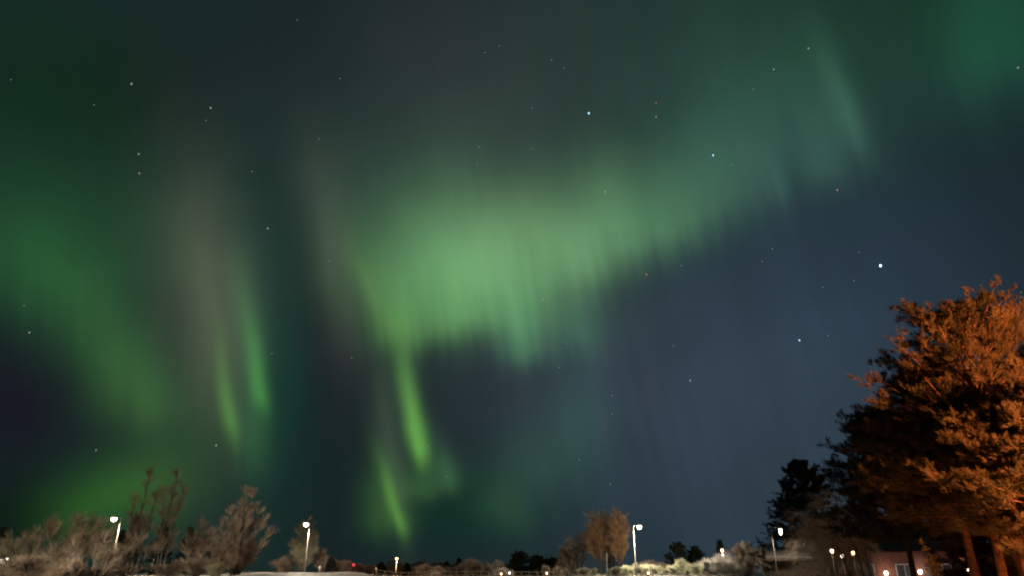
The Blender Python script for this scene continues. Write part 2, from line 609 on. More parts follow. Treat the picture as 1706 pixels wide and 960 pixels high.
def bare_tree(name, loc, stems, spread, seed, twig_mat, bark_mat, limbs=16, branches=9, twigs=9, up=0.5, droop=0.0,
              low=0.12, twig_r=0.016, twig_len=0.55, width_top=0.35, r_trunk=0.12, rz=0.0):
    """leafless tree: stems [(foot x, foot y, top x, top y, top z)], spread = limb length"""
    rg = np.random.default_rng(seed)
    root = empty(name, loc, rz)
    S = []
    for (x0, y0, x1, y1, h) in stems:
        S.append([[x0, y0, -0.3], [x0 * 0.6 + x1 * 0.4 + rg.normal() * 0.02 * h, y0 * 0.6 + y1 * 0.4 + rg.normal() * 0.02 * h, h * 0.5], [x1, y1, h]])
    S = np.array(S, float)
    H = S[:, 2, 2]
    k = rg.uniform(0.85, 1.15, len(S))
    V1, t1 = sprout(rg, S, limbs, low, 0.97, spread, 0.95, up, droop, 1 - width_top)
    V2, t2 = sprout(rg, V1, branches, 0.02, 0.95, spread * 0.56, 0.66, up * 0.4, droop * 1.3, 0.35)
    V3, t3 = sprout(rg, V2, int(twigs * 1.35), 0.05, 0.95, twig_len * 1.45, 0.42, up * 0.2, droop * 1.5, 0.3)
    v, f = join([tubes(S, r_trunk * k * (H / H.max()), 0.015, 8, 8), tubes(V1, 0.035, 0.012, 4, 4)])
    mesh_obj('trunk', v, f, bark_mat, root, True)
    v, f = join([tubes(V2, twig_r * 1.1, twig_r * 0.55, 2, 3), tubes(V3, twig_r * 0.52, twig_r * 0.26, 2, 3)])
    mesh_obj('crown', v, f, twig_mat, root)
    return root


def blades(rg, P, D, n, length, width, cone):
    """n narrow leaves fanned round each shoot P along D"""
    P = np.repeat(P, n, axis=0)
    D = np.repeat(D, n, axis=0)
    rnd = rg.normal(size=P.shape)
    d = nrm(D + nrm(rnd) * cone)
    L = (length * rg.uniform(0.6, 1.2, len(P)))[:, None]
    side = nrm(np.cross(d, rg.normal(size=P.shape))) * width
    base = P + D * L * rg.uniform(-0.5, 0.7, (len(P), 1))
    V = np.stack([base - side * 0.5, base + side * 0.5, base + d * L], axis=1).reshape(-1, 3)
    F = np.arange(len(V)).reshape(-1, 3)
    return V, F


def conifer(name, loc, H, radius, seed, needle_mat, bark_mat, low=0.3, whorls=16, per=6, subs=9, tufts=5, bl=9,
            blade=0.19, bw=0.028, shape='pine', lean=(0, 0), r_trunk=0.22, rz=0.0, pointed=False):
    rg = np.random.default_rng(seed)
    root = empty(name, loc, rz)
    S = np.array([[[0, 0, -0.4], [lean[0] * 0.3 + rg.normal() * 0.2, lean[1] * 0.3 + rg.normal() * 0.2, H * 0.5], [lean[0], lean[1], H * 0.985]]])
    n = whorls * per
    s = np.sort(rg.uniform(0, 1, n)) ** 0.9
    if shape == 'pine':
        lv = max(6, int(H * (1 - low) / 1.05))
        s = np.clip((np.floor(s * lv) + 0.5) / lv + rg.normal(size=n) * 0.16 / lv, 0, 1)
    t = low + (0.985 - low) * s
    p = bez(np.repeat(S, n, axis=0), t)
    ang = rg.uniform(0, 2 * math.pi, n)
    if shape == 'pine':
        # broad rounded crown: wide through the lower two thirds, domed on top, some limbs reach out
        env = np.interp(s, [0, 0.12, 0.4, 0.7, 0.9, 1.0], [0.55, 0.95, 1.0, 0.82, 0.54, 0.20]) if not pointed else np.interp(s, [0, 0.12, 0.4, 0.7, 0.9, 1.0], [0.92, 1.0, 0.70, 0.46, 0.28, 0.08])
        env = env * rg.uniform(0.62, 1.12, n)
        elev = np.interp(s, [0, 0.5, 1], [0.05, 0.38, 1.05]) + rg.normal(size=n) * 0.14
        droop = np.interp(s, [0, 1], [0.16, 0.0])
    else:
        env = np.interp(s, [0, 0.1, 1.0], [0.75, 1.0, 0.05]) * rg.uniform(0.78, 1.08, n)
        elev = np.interp(s, [0, 1], [-0.16, 0.5]) + rg.normal(size=n) * 0.1
        droop = np.interp(s, [0, 1], [0.10, 0.0])
    L = env * radius
    d = np.stack([np.cos(ang) * np.cos(elev), np.sin(ang) * np.cos(elev), np.sin(elev)], axis=1)
    e = p + d * L[:, None]
    c = p + d * L[:, None] * 0.55 - np.array([0, 0, 1.0]) * (droop * L)[:, None]
    V1 = np.stack([p, c, e], axis=1)
    # sub-branches, spread sideways in a shelf, short at the tip
    V2, t2 = sprout(rg, V1, subs, 0.30, 1.0, 0.34, 0.8, 0.12, 0.0, 0.3)
    scale2 = np.repeat(np.clip(L, 0.7, None), subs)
    V2 = V2[:, :1] + (V2 - V2[:, :1]) * scale2[:, None, None]
    V2[:, :, 2] = V2[:, :1, 2] + (V2[:, :, 2] - V2[:, :1, 2]) * (0.5 if shape == 'pine' else 0.75)
    # shoots with needle bundles turned upward
    Bt = np.repeat(V2, tufts, axis=0)
    tt = rg.uniform(0.25, 1.0, len(Bt))
    P = bez(Bt, tt) + rg.normal(size=(len(Bt), 3)) * 0.06
    upb = 0.9 if shape == 'pine' else 0.1
    D = nrm(bezt(Bt, tt) + np.array([0, 0, upb]) + rg.normal(size=P.shape) * 0.35)
    v, f = join([tubes(S, r_trunk, 0.03, 14, 10), tubes(V1, 0.018 + 0.012 * L, 0.012, 4, 4)])
    mesh_obj('trunk', v, f, bark_mat, root, True)
    vb, fb = blades(rg, P, D, bl, blade, bw, 0.75)
    mesh_obj('crown', vb, fb, needle_mat, root)
    return root


# ------------------------------------------------------------------ lamps
def light(name, loc, power, col, parent=None, size=0.3, spot=None):
    ld = bpy.data.lights.new(name, 'POINT')
    ld.energy = power
    ld.color = col
    ld.shadow_soft_size = size
    o = link(bpy.data.objects.new(name, ld))
    o.location = loc
    if parent:
        o.parent = parent
    return o


WHITE = (1.0, 0.86, 0.66)
SODIUM = (1.0, 0.255, 0.07)
WARM = (1.0, 0.62, 0.34)


def street_lamp(px, py, D, side, power, lens, col, arm=1.2, r=0.07, head=0.36, name='street_lamp', bare=False):
    """mast with a short arm; (px, py) is where the lit head is seen"""
    b, h = top_at(px, py, D)
    hx = side * arm
    root = empty(name, (b[0] - hx, b[1], b[2]))
    MB().lathe([(r * 1.8, -0.3), (r * 1.8, 0.9), (r * 1.25, 1.0), (r * 0.8, h - 0.15)], seg=12).build('pole', M_MAST, root, True)
    if arm > 0.2:
        MB().tube([(0, 0, h - 0.3), (0, 0, h + 0.02), (hx * 0.25, 0, h + 0.16), (hx * 0.7, 0, h + 0.2)], [r * 0.8, r * 0.7, r * 0.6, r * 0.5]).build('arm', M_MAST, root, True)
    hd = MB()
    hd.prism([(hx - head * 1.15, 0.22 + h), (hx - head, h + 0.10), (hx + head, h + 0.08), (hx + head * 1.1, h + 0.14), (hx + head * 0.7, h + 0.27), (hx - head * 0.6, h + 0.30)], -0.17, 0.17)
    hd.build('lamp_head', M_MAST, root)
    MB().lathe([(0.05, -0.36), (0.20, -0.31), (0.33, -0.18), (0.38, -0.02), (0.34, 0.08)], (hx, 0, h), 16, head / 0.40, head / 0.4).build('lens', lens, root, True)
    dl = light('light', (hx, 0, h - 0.55), 1, col, root, 0.25)
    dl.data = bpy.data.lights.new('light', 'POINT' if bare else 'SPOT')
    dl.data.energy = power * 3.6
    dl.data.color = col
    dl.data.shadow_soft_size = 0.25
    if not bare:
        dl.data.spot_size = R_(172)
        dl.data.spot_blend = 0.25
    return root


def globe_lamp(name, px, py, D, lens, col, power, rg=0.2, pole_mat=None):
    b, h = top_at(px, py, D)
    root = empty(name, b)
    MB().lathe([(0.09, -0.2), (0.09, 0.25), (0.05, 0.3), (0.045, h - rg)], seg=10).build('pole', pole_mat or M_STEEL, root, True)
    MB().lathe([(0.06, -rg * 1.25), (rg * 0.7, -rg * 0.8), (rg, 0), (rg * 0.75, rg * 0.8), (0.05, rg * 1.05)], (0, 0, h), 14).build('lamp_globe', lens, root, True)
    MB().lathe([(rg * 0.95, 0), (rg * 0.9, 0.04), (0.03, 0.14)], (0, 0, h + rg * 0.95), 14).build('lamp_cap', M_DARKMET, root, True)
    light('light', (0, 0, h), power, col, root, rg * 1.25)
    return root


tag(street_lamp(190, 865, 102, -1, 2600, M_LENS_W, WHITE, arm=0.9),
    'tall street lamp with a lit white head above the brown bare bushes on the left', 'street lamp', 'tall white street lamps')
tag(street_lamp(510, 874, 102, -1, 1300, M_LENS_W, WHITE, arm=0.5),
    'tall street lamp glowing in front of the slim conical frosted tree', 'street lamp', 'tall white street lamps')
tag(street_lamp(1065, 878, 102, 1, 3400, M_LENS_W, WHITE, arm=0.85, r=0.085, bare=True),
    'tall street lamp standing alone in front of open sky, right of the rust-brown trees', 'street lamp', 'tall white street lamps')
tag(street_lamp(1300, 884, 60, 1, 130, M_LENS_W, WHITE, arm=0.72, r=0.05, head=0.12),
    'slender street lamp whose mast stands against the edge of the small dark pine', 'street lamp', 'tall white street lamps')
tag(street_lamp(661, 931, 150, 1, 900, M_LENS_O, WARM, arm=0.0, r=0.1, head=0.3),
    'short lamp post with a warm orange glow over the rail fence', 'street lamp')
tag(street_lamp(255, 933, 150, 1, 250, M_LENS_P, WARM, arm=0.0, r=0.07, head=0.22),
    'small lamp post with a pinkish light below the tall blurred birches', 'street lamp')
tag(street_lamp(1203, 917, 112, 1, 1500, M_LENS_O, (1.0, 0.66, 0.5), arm=0.0, r=0.09, head=0.2),
    'small warm lamp shining over the pinkish frosted bush on the right', 'street lamp')

# sodium street lamp beside the pines, its mast just outside the right edge
so = empty('street_lamp', (24.3, 14.8, 0))
MB().lathe([(0.14, -0.3), (0.14, 0.9), (0.1, 1.0), (0.07, 7.2)], seg=12).build('pole', M_STEEL, so, True)
MB().tube([(0, 0, 7.1), (0, 0, 7.4), (0, 0.4, 7.6), (0, 1.0, 7.65)], [0.07, 0.06, 0.05, 0.04]).build('arm', M_STEEL, so, True)
MB().box((0, 1.3, 7.68), (0.3, 0.7, 0.14)).build('lamp_head', M_STEEL, so)
MB().lathe([(0.05, -0.16), (0.12, -0.12), (0.15, -0.02)], (0, 1.35, 7.62), 12, 1, 1.7).build('lens', M_LENS_S, so, True)
sl = light('light', (0, 1.35, 7.2), 1, SODIUM, so, 0.25)
sl.data = bpy.data.lights.new('light', 'SPOT')
sl.data.energy = 64000
sl.data.color = SODIUM
sl.data.shadow_soft_size = 0.25
sl.data.spot_size = R_(100)
sl.data.spot_blend = 0.5
sl.rotation_euler = Vector((2.0, 20.0, -1.6)).to_track_quat('-Z', 'Y').to_euler()
tag(so, 'street lamp with an orange sodium light beside the big pines, beyond the right edge', 'street lamp')

for lx, ly, pw, lab in [
    (-46.0, 20.0, 82000, 'white street lamp beyond the left edge that lights the brown trees'),
]:
    nl = empty('street_lamp', (lx, ly, 0))
    MB().lathe([(0.14, -0.3), (0.14, 0.9), (0.1, 1.0), (0.07, 9.0)], seg=12).build('pole', M_MAST, nl, True)
    MB().tube([(0, 0, 8.9), (0, 0, 9.2), (0, 0.4, 9.4), (0, 1.0, 9.45)], [0.07, 0.06, 0.05, 0.04]).build('arm', M_MAST, nl, True)
    MB().box((0, 1.3, 9.48), (0.3, 0.7, 0.14)).build('lamp_head', M_MAST, nl)
    MB().lathe([(0.05, -0.16), (0.12, -0.12), (0.15, -0.02)], (0, 1.35, 9.42), 12, 1, 1.7).build('lens', M_LENS_W, nl, True)
    l2 = light('light', (0, 1.35, 9.0), 1, WHITE, nl, 0.2)
    l2.data = bpy.data.lights.new('light', 'SPOT')
    l2.data.energy = pw
    l2.data.color = (1.0, 0.80, 0.58)
    l2.data.shadow_soft_size = 0.3
    l2.data.spot_size = R_(64)
    l2.data.spot_blend = 0.4
    l2.rotation_euler = Vector((8.0, 60.0, -3.0)).to_track_quat('-Z', 'Y').to_euler()
    tag(nl, lab, 'street lamp')

# ------------------------------------------------------------------ bare frosted trees, left to right
def bt(name, label, px, py, D, stems, spread, seed, tm, bm, group=None, cat='tree', **kw):
    """stems are given as (foot dx, foot dy, top dx, top dy, share of height)"""
    b, h = top_at(px, py, D)
    st = [(a, c, d, e, s * h) for a, c, d, e, s in stems]
    az = math.atan2(b[0], b[1])
    return tag(bare_tree(name, b, st, spread, seed, tm, bm, rz=-az, **kw), label, cat, group)


bt('bare_bush', 'pale green-grey frosted bush beside the white house corner at the far left', 38, 905, 72,
   [(0, 0, -0.6, 0, 1), (0.3, 0, 0.9, 0.2, 0.9), (-0.4, 0, -1.4, 0, 0.7), (0, 0.4, 0.3, 0.8, 0.8)], 1.5, 11, M_TWIG_OLIVE, M_BARK_D,
   cat='bush', limbs=14, branches=8, twigs=10, up=0.6, twig_r=0.014, r_trunk=0.05)
bt('bare_tree', 'tallest brown leafless thicket tree under the green glow, left of the street lamp', 128, 868, 84,
   [(-0.3, 0, -2.4, 0, 0.82), (0, 0, -0.3, 0.4, 1.0), (0.3, 0, 1.6, 0, 0.92), (0.5, 0.3, 3.1, 0.3, 0.72), (-0.6, 0, -3.6, 0, 0.6), (0, 0, 0.6, -0.8, 0.85)],
   2.3, 12, M_TWIG_BROWN, M_BARK_G, limbs=13, branches=7, twigs=7, up=1.0, twig_r=0.016, r_trunk=0.09)
bt('bare_bush', 'low brown leafless bush in front of the brown thicket tree', 150, 905, 66,
   [(0, 0, -1.2, 0, 0.9), (0.2, 0, 0.8, 0, 1.0), (-0.3, 0, -2.2, 0, 0.7), (0.3, 0, 2.0, 0, 0.75)], 1.5, 13, M_FROST_TAN, M_BARK_G,
   cat='bush', limbs=11, branches=7, twigs=6, up=0.9, twig_r=0.012, r_trunk=0.04)
bt('bare_bush', 'sprawling reddish-brown bush with separate branches under the left street lamp', 222, 898, 70,
   [(0, 0, -1.6, 0, 0.7), (0, 0, 0.6, 0, 1.0), (0, 0, 1.6, 0, 0.75), (0, 0, -0.4, 0, 0.8)], 1.1, 14, M_TWIG_PINK, M_BARK_D,
   cat='bush', limbs=8, branches=6, twigs=6, up=0.6, twig_r=0.013, r_trunk=0.04)
bt('birch_tree', 'tall thin birch with a pale wispy crown, left one of the blurred pair', 252, 784, 118,
   [(0, 0, 0, 0, 1.0), (0.5, 0, 1.4, 0, 0.8), (-0.4, 0, -1.6, 0, 0.72)], 2.3, 15, M_TWIG_BROWN, M_BARK_D, 'wispy birch pair',
   limbs=28, branches=9, twigs=6, up=1.2, twig_r=0.010, low=0.2, width_top=0.2, r_trunk=0.14)
bt('birch_tree', 'tall thin birch with a wispy crown, right one of the blurred pair', 295, 789, 116,
   [(0, 0, 0, 0, 1.0), (0.3, 0, 1.2, 0, 0.85), (-0.4, 0, -1.2, 0, 0.8)], 2.2, 16, M_TWIG_BROWN, M_BARK_D, 'wispy birch pair',
   limbs=28, branches=9, twigs=6, up=1.2, twig_r=0.010, low=0.2, width_top=0.2, r_trunk=0.14)
bt('bare_tree', 'dim reddish leafless tree right of the two tall birches', 333, 872, 112,
   [(0, 0, 0, 0, 1.0), (0.3, 0, 1.3, 0, 0.8), (-0.3, 0, -1.1, 0, 0.85)], 1.9, 17, M_TWIG_BROWN, M_BARK_D,
   limbs=18, branches=8, twigs=7, up=1.0, twig_r=0.012, r_trunk=0.1)
bt('bare_tree', 'broad frosted tan tree topped with tall bare forked shoots', 413, 808, 88,
   [(0, 0, 0.0, 0, 1.0), (0.1, 0, 0.8, 0, 0.90), (-0.1, 0, -0.6, 0.2, 0.80), (0.2, 0.2, 1.5, 0.3, 0.70), (-0.2, 0, -1.4, 0, 0.66), (0.3, 0, 2.3, 0, 0.58),
    (-0.3, 0, -2.2, 0, 0.52), (0.3, 0, 3.0, 0, 0.42), (-0.3, 0, -3.1, 0, 0.40), (0, -0.3, 0.4, -1.2, 0.6), (0, -0.3, -0.8, -1.4, 0.5)],
   1.75, 18, M_FROST_PALE, M_BARK_D, limbs=15, branches=9, twigs=8, up=1.5, twig_r=0.016, low=0.04, width_top=0.22, r_trunk=0.12)
bt('bare_bush', 'pale frosted bush at the left foot of the broad tan tree', 372, 908, 84,
   [(0, 0, -1.0, 0, 0.8), (0, 0, 0.4, 0, 1.0), (0, 0, 1.3, 0, 0.8)], 1.4, 19, M_FROST_TAN, M_BARK_D, cat='bush',
   limbs=13, branches=8, twigs=9, up=0.8, twig_r=0.016, low=0.03, r_trunk=0.04)
bt('bare_tree', 'slim conical frosted tree directly behind the second street lamp', 512, 866, 112,
   [(0, 0, 0, 0, 1.0), (0.2, 0, 1.1, 0, 0.82), (-0.2, 0, -1.1, 0, 0.78), (0.1, 0.2, 1.6, 0.5, 0.55), (-0.2, 0, -1.8, 0, 0.5)], 2.1, 20, M_TWIG_OLIVE, M_BARK_D,
   limbs=18, branches=9, twigs=9, up=1.3, twig_r=0.014, low=0.06, width_top=0.12, r_trunk=0.1)
bt('bare_bush', 'small reddish frosted bush at the right foot of the slim conical tree', 537, 925, 116,
   [(0, 0, 0, 0, 1.0), (0.1, 0, 0.9, 0, 0.8), (-0.1, 0, -0.8, 0, 0.8)], 1.0, 21, M_TWIG_PINK, M_BARK_D, cat='bush',
   limbs=12, branches=8, twigs=7, up=1.0, twig_r=0.017, low=0.05, r_trunk=0.05)
bt('bare_tree', 'grey-brown leafless tree forming the left shoulder of the rust-brown group', 962, 895, 128,
   [(0, 0, 0, 0, 1.0), (-0.3, 0, -1.6, 0, 0.8), (0.3, 0, 1.2, 0, 0.9)], 3.0, 22, M_TWIG_PINK, M_BARK_D, 'rust-brown tree group',
   limbs=18, branches=8, twigs=8, up=1.1, twig_r=0.015, low=0.1, width_top=0.2, r_trunk=0.1)
bt('bare_tree', 'tall rust-brown tree with a split top, middle of its group', 1000, 864, 122,
   [(0, 0, 0.4, 0, 1.0), (-0.2, 0, -1.0, 0, 0.93), (-0.3, 0, -2.0, 0, 0.68)], 3.4, 23, M_TWIG_RUST, M_BARK_D, 'rust-brown tree group',
   limbs=22, branches=9, twigs=9, up=1.3, twig_r=0.016, low=0.18, width_top=0.3, r_trunk=0.14)
bt('bare_tree', 'tallest and most orange tree of the rust-brown group, nearest the open-sky lamp', 1030, 859, 118,
   [(0, 0, 0, 0, 1.0), (0.2, 0, 1.0, 0, 0.8), (-0.2, 0, -0.7, 0, 0.85)], 2.7, 24, M_TWIG_RUST, M_BARK_D, 'rust-brown tree group',
   limbs=24, branches=9, twigs=9, up=1.3, twig_r=0.017, low=0.18, width_top=0.4, r_trunk=0.14)
bt('bare_tree', 'dim brown tree standing behind the other rust-brown trees, between the two tall ones', 1014, 882, 132,
   [(0, 0, 0, 0, 1.0), (0.3, 0, 1.5, 0, 0.85), (-0.3, 0, -1.6, 0, 0.9)], 3.2, 28, M_TWIG_BROWN, M_BARK_D, 'rust-brown tree group',
   limbs=22, branches=9, twigs=9, up=1.1, twig_r=0.016, low=0.06, width_top=0.3, r_trunk=0.12)
bt('bare_tree', 'low dim brown tree at the very left foot of the rust-brown group', 945, 922, 130,
   [(0, 0, 0, 0, 1.0), (0.2, 0, 1.2, 0, 0.9), (-0.2, 0, -1.0, 0, 0.8)], 2.4, 29, M_TWIG_BROWN, M_BARK_D, 'rust-brown tree group',
   limbs=18, branches=8, twigs=8, up=1.0, twig_r=0.016, low=0.06, r_trunk=0.08)
bt('frosted_tree', 'taller tan frosted tree with a rounded double top, left of the dark pine', 1238, 908, 106,
   [(0, 0, -0.4, 0, 1.0), (0.1, 0, 0.9, 0, 0.9), (-0.1, 0, -1.3, 0, 0.75), (0.1, 0, 1.7, 0, 0.65)], 1.6, 25, M_FROST_TAN, M_BARK_D,
   limbs=16, branches=9, twigs=9, up=1.1, twig_r=0.02, low=0.05, r_trunk=0.1)
bt('frosted_tree', 'lower rounded frosted tree between the tan frosted tree and the dark pine', 1277, 921, 102,
   [(0, 0, 0, 0, 1.0), (0.1, 0, 1.1, 0, 0.85), (-0.1, 0, -1.1, 0, 0.85)], 1.4, 26, M_FROST_TAN, M_BARK_D,
   limbs=14, branches=9, twigs=9, up=1.0, twig_r=0.02, low=0.05, r_trunk=0.08)
bt('birch_tree', 'bare pinkish birch with drooping fine twigs between the dark pine and the big pines', 1368, 826, 58,
   [(0.3, 0, -0.1, 0, 1.0), (0.5, 0, 1.0, 0.3, 0.86), (0.1, 0, -1.3, 0, 0.80), (0.5, 0.2, 1.9, 0.2, 0.66), (0.1, 0, -2.0, 0.2, 0.6)], 2.2, 27,
   M_TWIG_ROSE, M_BARK_G, limbs=20, branches=10, twigs=12, up=0.75, droop=0.32, twig_r=0.0075, low=0.25, width_top=0.45, r_trunk=0.09)

# pale frosted shrubs in front of the open-sky lamp: a few shapes, repeated
def shrub(seed, tm, W=1.2, H=1.8, n=8, up=1.3, tr=0.016, name='frosted_shrub', k=1.0):
    rg = random.Random(seed)
    st = []
    for i in range(n):
        a = rg.uniform(0, 6.28)
        r = W * rg.uniform(0.3, 1.0)
        st.append((0.1 * math.cos(a), 0.1 * math.sin(a), r * math.cos(a), r * math.sin(a), H * (1.05 - 0.45 * r / W) * rg.uniform(0.85, 1.0)))
    return bare_tree(name, (0, 0, -500), st, W * 0.55 * k, seed, tm, M_BARK_D, limbs=13, branches=6, twigs=6, up=up, twig_r=tr, low=0.05,
                     twig_len=0.46, r_trunk=0.03)


protos = {
    'green': shrub(41, M_FROST_GREEN), 'green2': shrub(42, M_FROST_GREEN, 1.0, 1.9, 7, 1.4),
    'tan': shrub(43, M_FROST_TAN, 1.3, 1.6, 7, 0.8), 'tan2': shrub(44, M_FROST_TAN, 1.0, 1.8, 6, 1.0),
    'white': shrub(45, M_FROST_WHITE, 1.2, 1.5, 7, 0.7), 'brown': shrub(46, M_TWIG_PINK, 1.2, 1.7, 6, 1.0),
}
used_proto = set()


def place(kind, px, py, D, label, group=None, cat='bush', name='frosted_shrub', wide=1.0, rz=None):
    b, h = top_at(px, py, D)
    pr = protos[kind]
    s = h / 1.75
    sc = (s * wide, s * wide, s)
    rz = (px * 0.37) % 6.28 if rz is None else rz
    if kind in used_proto:
        o = copy_thing(pr, b, rz, sc)
    else:
        used_proto.add(kind)
        o = pr
        o.location = b
        o.rotation_euler = (0, 0, rz)
        o.scale = sc
    o.name = name
    for k_ in ('group', 'label', 'category'):
        if k_ in o:
            del o[k_]
    return tag(o, label, cat, group)


G1 = 'pale frosted shrubs below the open-sky lamp'
for kind, px, py, D, wd, lab in [
    ('green', 1042, 946, 106, 1.3, 'pale frosted shrub at the foot of the rust-brown trees'),
    ('green2', 1056, 944, 111, 1.2, 'pale frosted shrub just left of the open-sky lamp mast'),
    ('green', 1078, 944, 107, 1.5, 'pale frosted shrub just right of the open-sky lamp mast'),
    ('green2', 1100, 947, 110, 1.4, 'low pale frosted shrub midway between the lamp mast and the first dark spruce'),
    ('green', 1121, 945, 106, 1.4, 'pale frosted shrub in front of the first dark spruce'),
    ('green2', 1135, 938, 108, 1.2, 'tallest pointed pale frosted shrub, under the right flank of the first dark spruce'),
    ('green', 1156, 943, 107, 1.5, 'pale frosted shrub in front of the second dark spruce'),
    ('green2', 1172, 947, 105, 1.4, 'pale frosted shrub beneath the small white sign'),
    ('green', 1190, 946, 107, 1.4, 'pale frosted shrub right of the small white sign, below the pinkish bush'),
    ('tan', 1084, 937, 118, 1.6, 'rounded tan frosted bush behind the open-sky lamp mast'),
    ('tan2', 1072, 945, 122, 1.3, 'small pinkish-tan bush touching the right side of the open-sky lamp mast'),
    ('white', 1183, 933, 106, 1.6, 'pinkish-white frosted bush behind the small white sign'),
    ('white', 1206, 926, 108, 1.0, 'bright pinkish-white frosted bush pointing up at the warm lamp'),
    ('white', 1216, 936, 106, 1.2, 'smaller pinkish-white bush right of the bright one under the warm lamp'),
    ('brown', 1228, 945, 112, 1.5, 'dim brown bush at the foot of the tan double-topped frosted tree'),
]:
    place(kind, px, py, D, lab, G1 if kind.startswith('green') else None, wide=wd)

G2 = 'frosted bushes along the far edge of the snow field'
for kind, px, py, D, wd, lab in [
    ('tan', 563, 935, 122, 1.7, 'tan frosted bush immediately right of the narrow black spruce'),
    ('tan2', 580, 937, 120, 1.5, 'tan frosted bush just left of the red light'),
    ('tan', 600, 941, 128, 1.6, 'pale tan frosted bush just right of the red light'),
    ('brown', 615, 944, 130, 1.7, 'dim brown bush between the red light and the leaning reddish post'),
    ('brown', 545, 940, 124, 1.3, 'brown bush immediately left of the narrow black spruce'),
    ('tan', 712, 943, 116, 1.3, 'rounded peach-tan bush behind the rail fence, right of the orange lamp'),
    ('tan2', 735, 947, 114, 1.4, 'low peach-tan bush, second to the right of the orange lamp'),
    ('white', 724, 953, 108, 1.4, 'very low whitish bush between the two peach-tan bushes'),
    ('brown', 698, 944, 128, 1.1, 'dim brown bush left of the rounded peach-tan bush'),
    ('tan2', 788, 937, 122, 1.2, 'tan bush with a leaning top, halfway along the rail fence'),
    ('brown', 765, 942, 130, 1.5, 'dim brown bush left of the tan bush with a leaning top'),
    ('tan', 824, 938, 118, 1.0, 'tall peach-tan bush just behind the brightest low white bush'),
    ('white', 838, 948, 106, 1.4, 'brightest low white bush on the rail fence line'),
    ('white', 850, 951, 108, 1.1, 'small white bush right of the brightest one'),
    ('brown', 911, 945, 116, 0.9, 'narrow reddish bush above the small warm path light'),
    ('tan', 932, 946, 118, 1.0, 'narrow tan bush left of the rust-brown group'),
    ('tan', 480, 930, 118, 1.2, 'pale frosted bush between the broad tan tree and the slim conical tree'),
    ('brown', 60, 934, 70, 1.5, 'low brownish bush at the foot of the far left trees'),
    ('tan2', 330, 935, 92, 1.6, 'low tan bush under the dim reddish leafless tree'),
    ('brown', 290, 938, 94, 1.8, 'low brown bush right of the pinkish lamp post'),
    ('tan', 138, 938, 60, 1.2, 'small pale frosted bush at the foot of the brown thicket'),
    ('green2', 360, 942, 84, 1.6, 'low pale bush at the left end of the bright snow bank'),
    ('green', 972, 949, 100, 1.5, 'low cream frosted bush under the left shoulder of the rust-brown group'),
    ('green2', 990, 950, 99, 1.5, 'low cream frosted bush under the middle rust-brown tree'),
    ('green', 1024, 948, 98, 1.5, 'low cream frosted bush just right of the bright white post'),
]:
    place(kind, px, py, D, lab, G2, wide=wd)


rr = random.Random(7)
for i in range(24):
    px = 566 + i * 17 + rr.uniform(-6, 6)
    place('brown' if i % 3 else 'tan2', px, rr.uniform(938, 947), rr.uniform(165, 220), 'dim leafless tree in the low far treeline behind the rail fence',
          'far leafless treeline', cat='tree', name='far_tree', wide=rr.uniform(1.0, 1.7))

# ------------------------------------------------------------------ conifers
def cf(name, label, px, py, D, radius, seed, nm, bm, group=None, cat='tree', **kw):
    b, h = top_at(px, py, D)
    return tag(conifer(name, b, h, radius, seed, nm, bm, **kw), label, cat, group)


GP = 'big pines at the right edge'
cf('pine_tree', 'tallest big pine with an orange-lit domed crown at the right edge', 1598, 538, 43, 5.9, 51, M_NEEDLE, M_BARK, GP,
   low=0.31, whorls=28, per=8, subs=13, tufts=10, bl=12, blade=0.21, bw=0.026, r_trunk=0.26)
cf('pine_tree', 'orange-lit big pine filling the shoulder left below the tallest crown', 1548, 628, 45, 4.6, 52, M_NEEDLE, M_BARK, GP,
   low=0.36, whorls=24, per=8, subs=13, tufts=10, bl=12, blade=0.21, bw=0.026, r_trunk=0.22)
cf('pine_tree', 'big pine with deep shade painted into its black crown, reaching furthest left of the group', 1470, 712, 51, 4.5, 53, M_NEEDLE_D, M_BARK_D, GP,  # shade on this pine is put into its darker needle and bark colours
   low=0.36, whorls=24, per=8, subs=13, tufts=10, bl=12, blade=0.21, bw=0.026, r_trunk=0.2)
cf('pine_tree', 'big pine low at the right edge with bright orange lower branches', 1668, 700, 38, 3.2, 54, M_NEEDLE, M_BARK, GP,
   low=0.40, whorls=17, per=8, subs=12, tufts=10, bl=12, blade=0.21, bw=0.026, r_trunk=0.18)
cf('pine_tree', 'slim pine with a dark bare trunk under the middle of the big crowns', 1556, 690, 48, 3.4, 55, M_NEEDLE, M_BARK, GP,
   low=0.34, whorls=16, per=7, subs=12, tufts=9, bl=12, blade=0.21, bw=0.026, r_trunk=0.17)
cf('pine_tree', 'slim pine whose trunk is lit orange on its right side', 1622, 650, 46, 3.2, 56, M_NEEDLE, M_BARK, GP,
   low=0.36, whorls=16, per=7, subs=12, tufts=9, bl=12, blade=0.21, bw=0.026, r_trunk=0.19)
cf('pine_tree', 'big pine cut off by the right edge of the view', 1775, 660, 37, 3.6, 57, M_NEEDLE, M_BARK, GP,
   low=0.3, whorls=14, per=7, subs=12, tufts=9, bl=12, blade=0.21, bw=0.026, r_trunk=0.2)
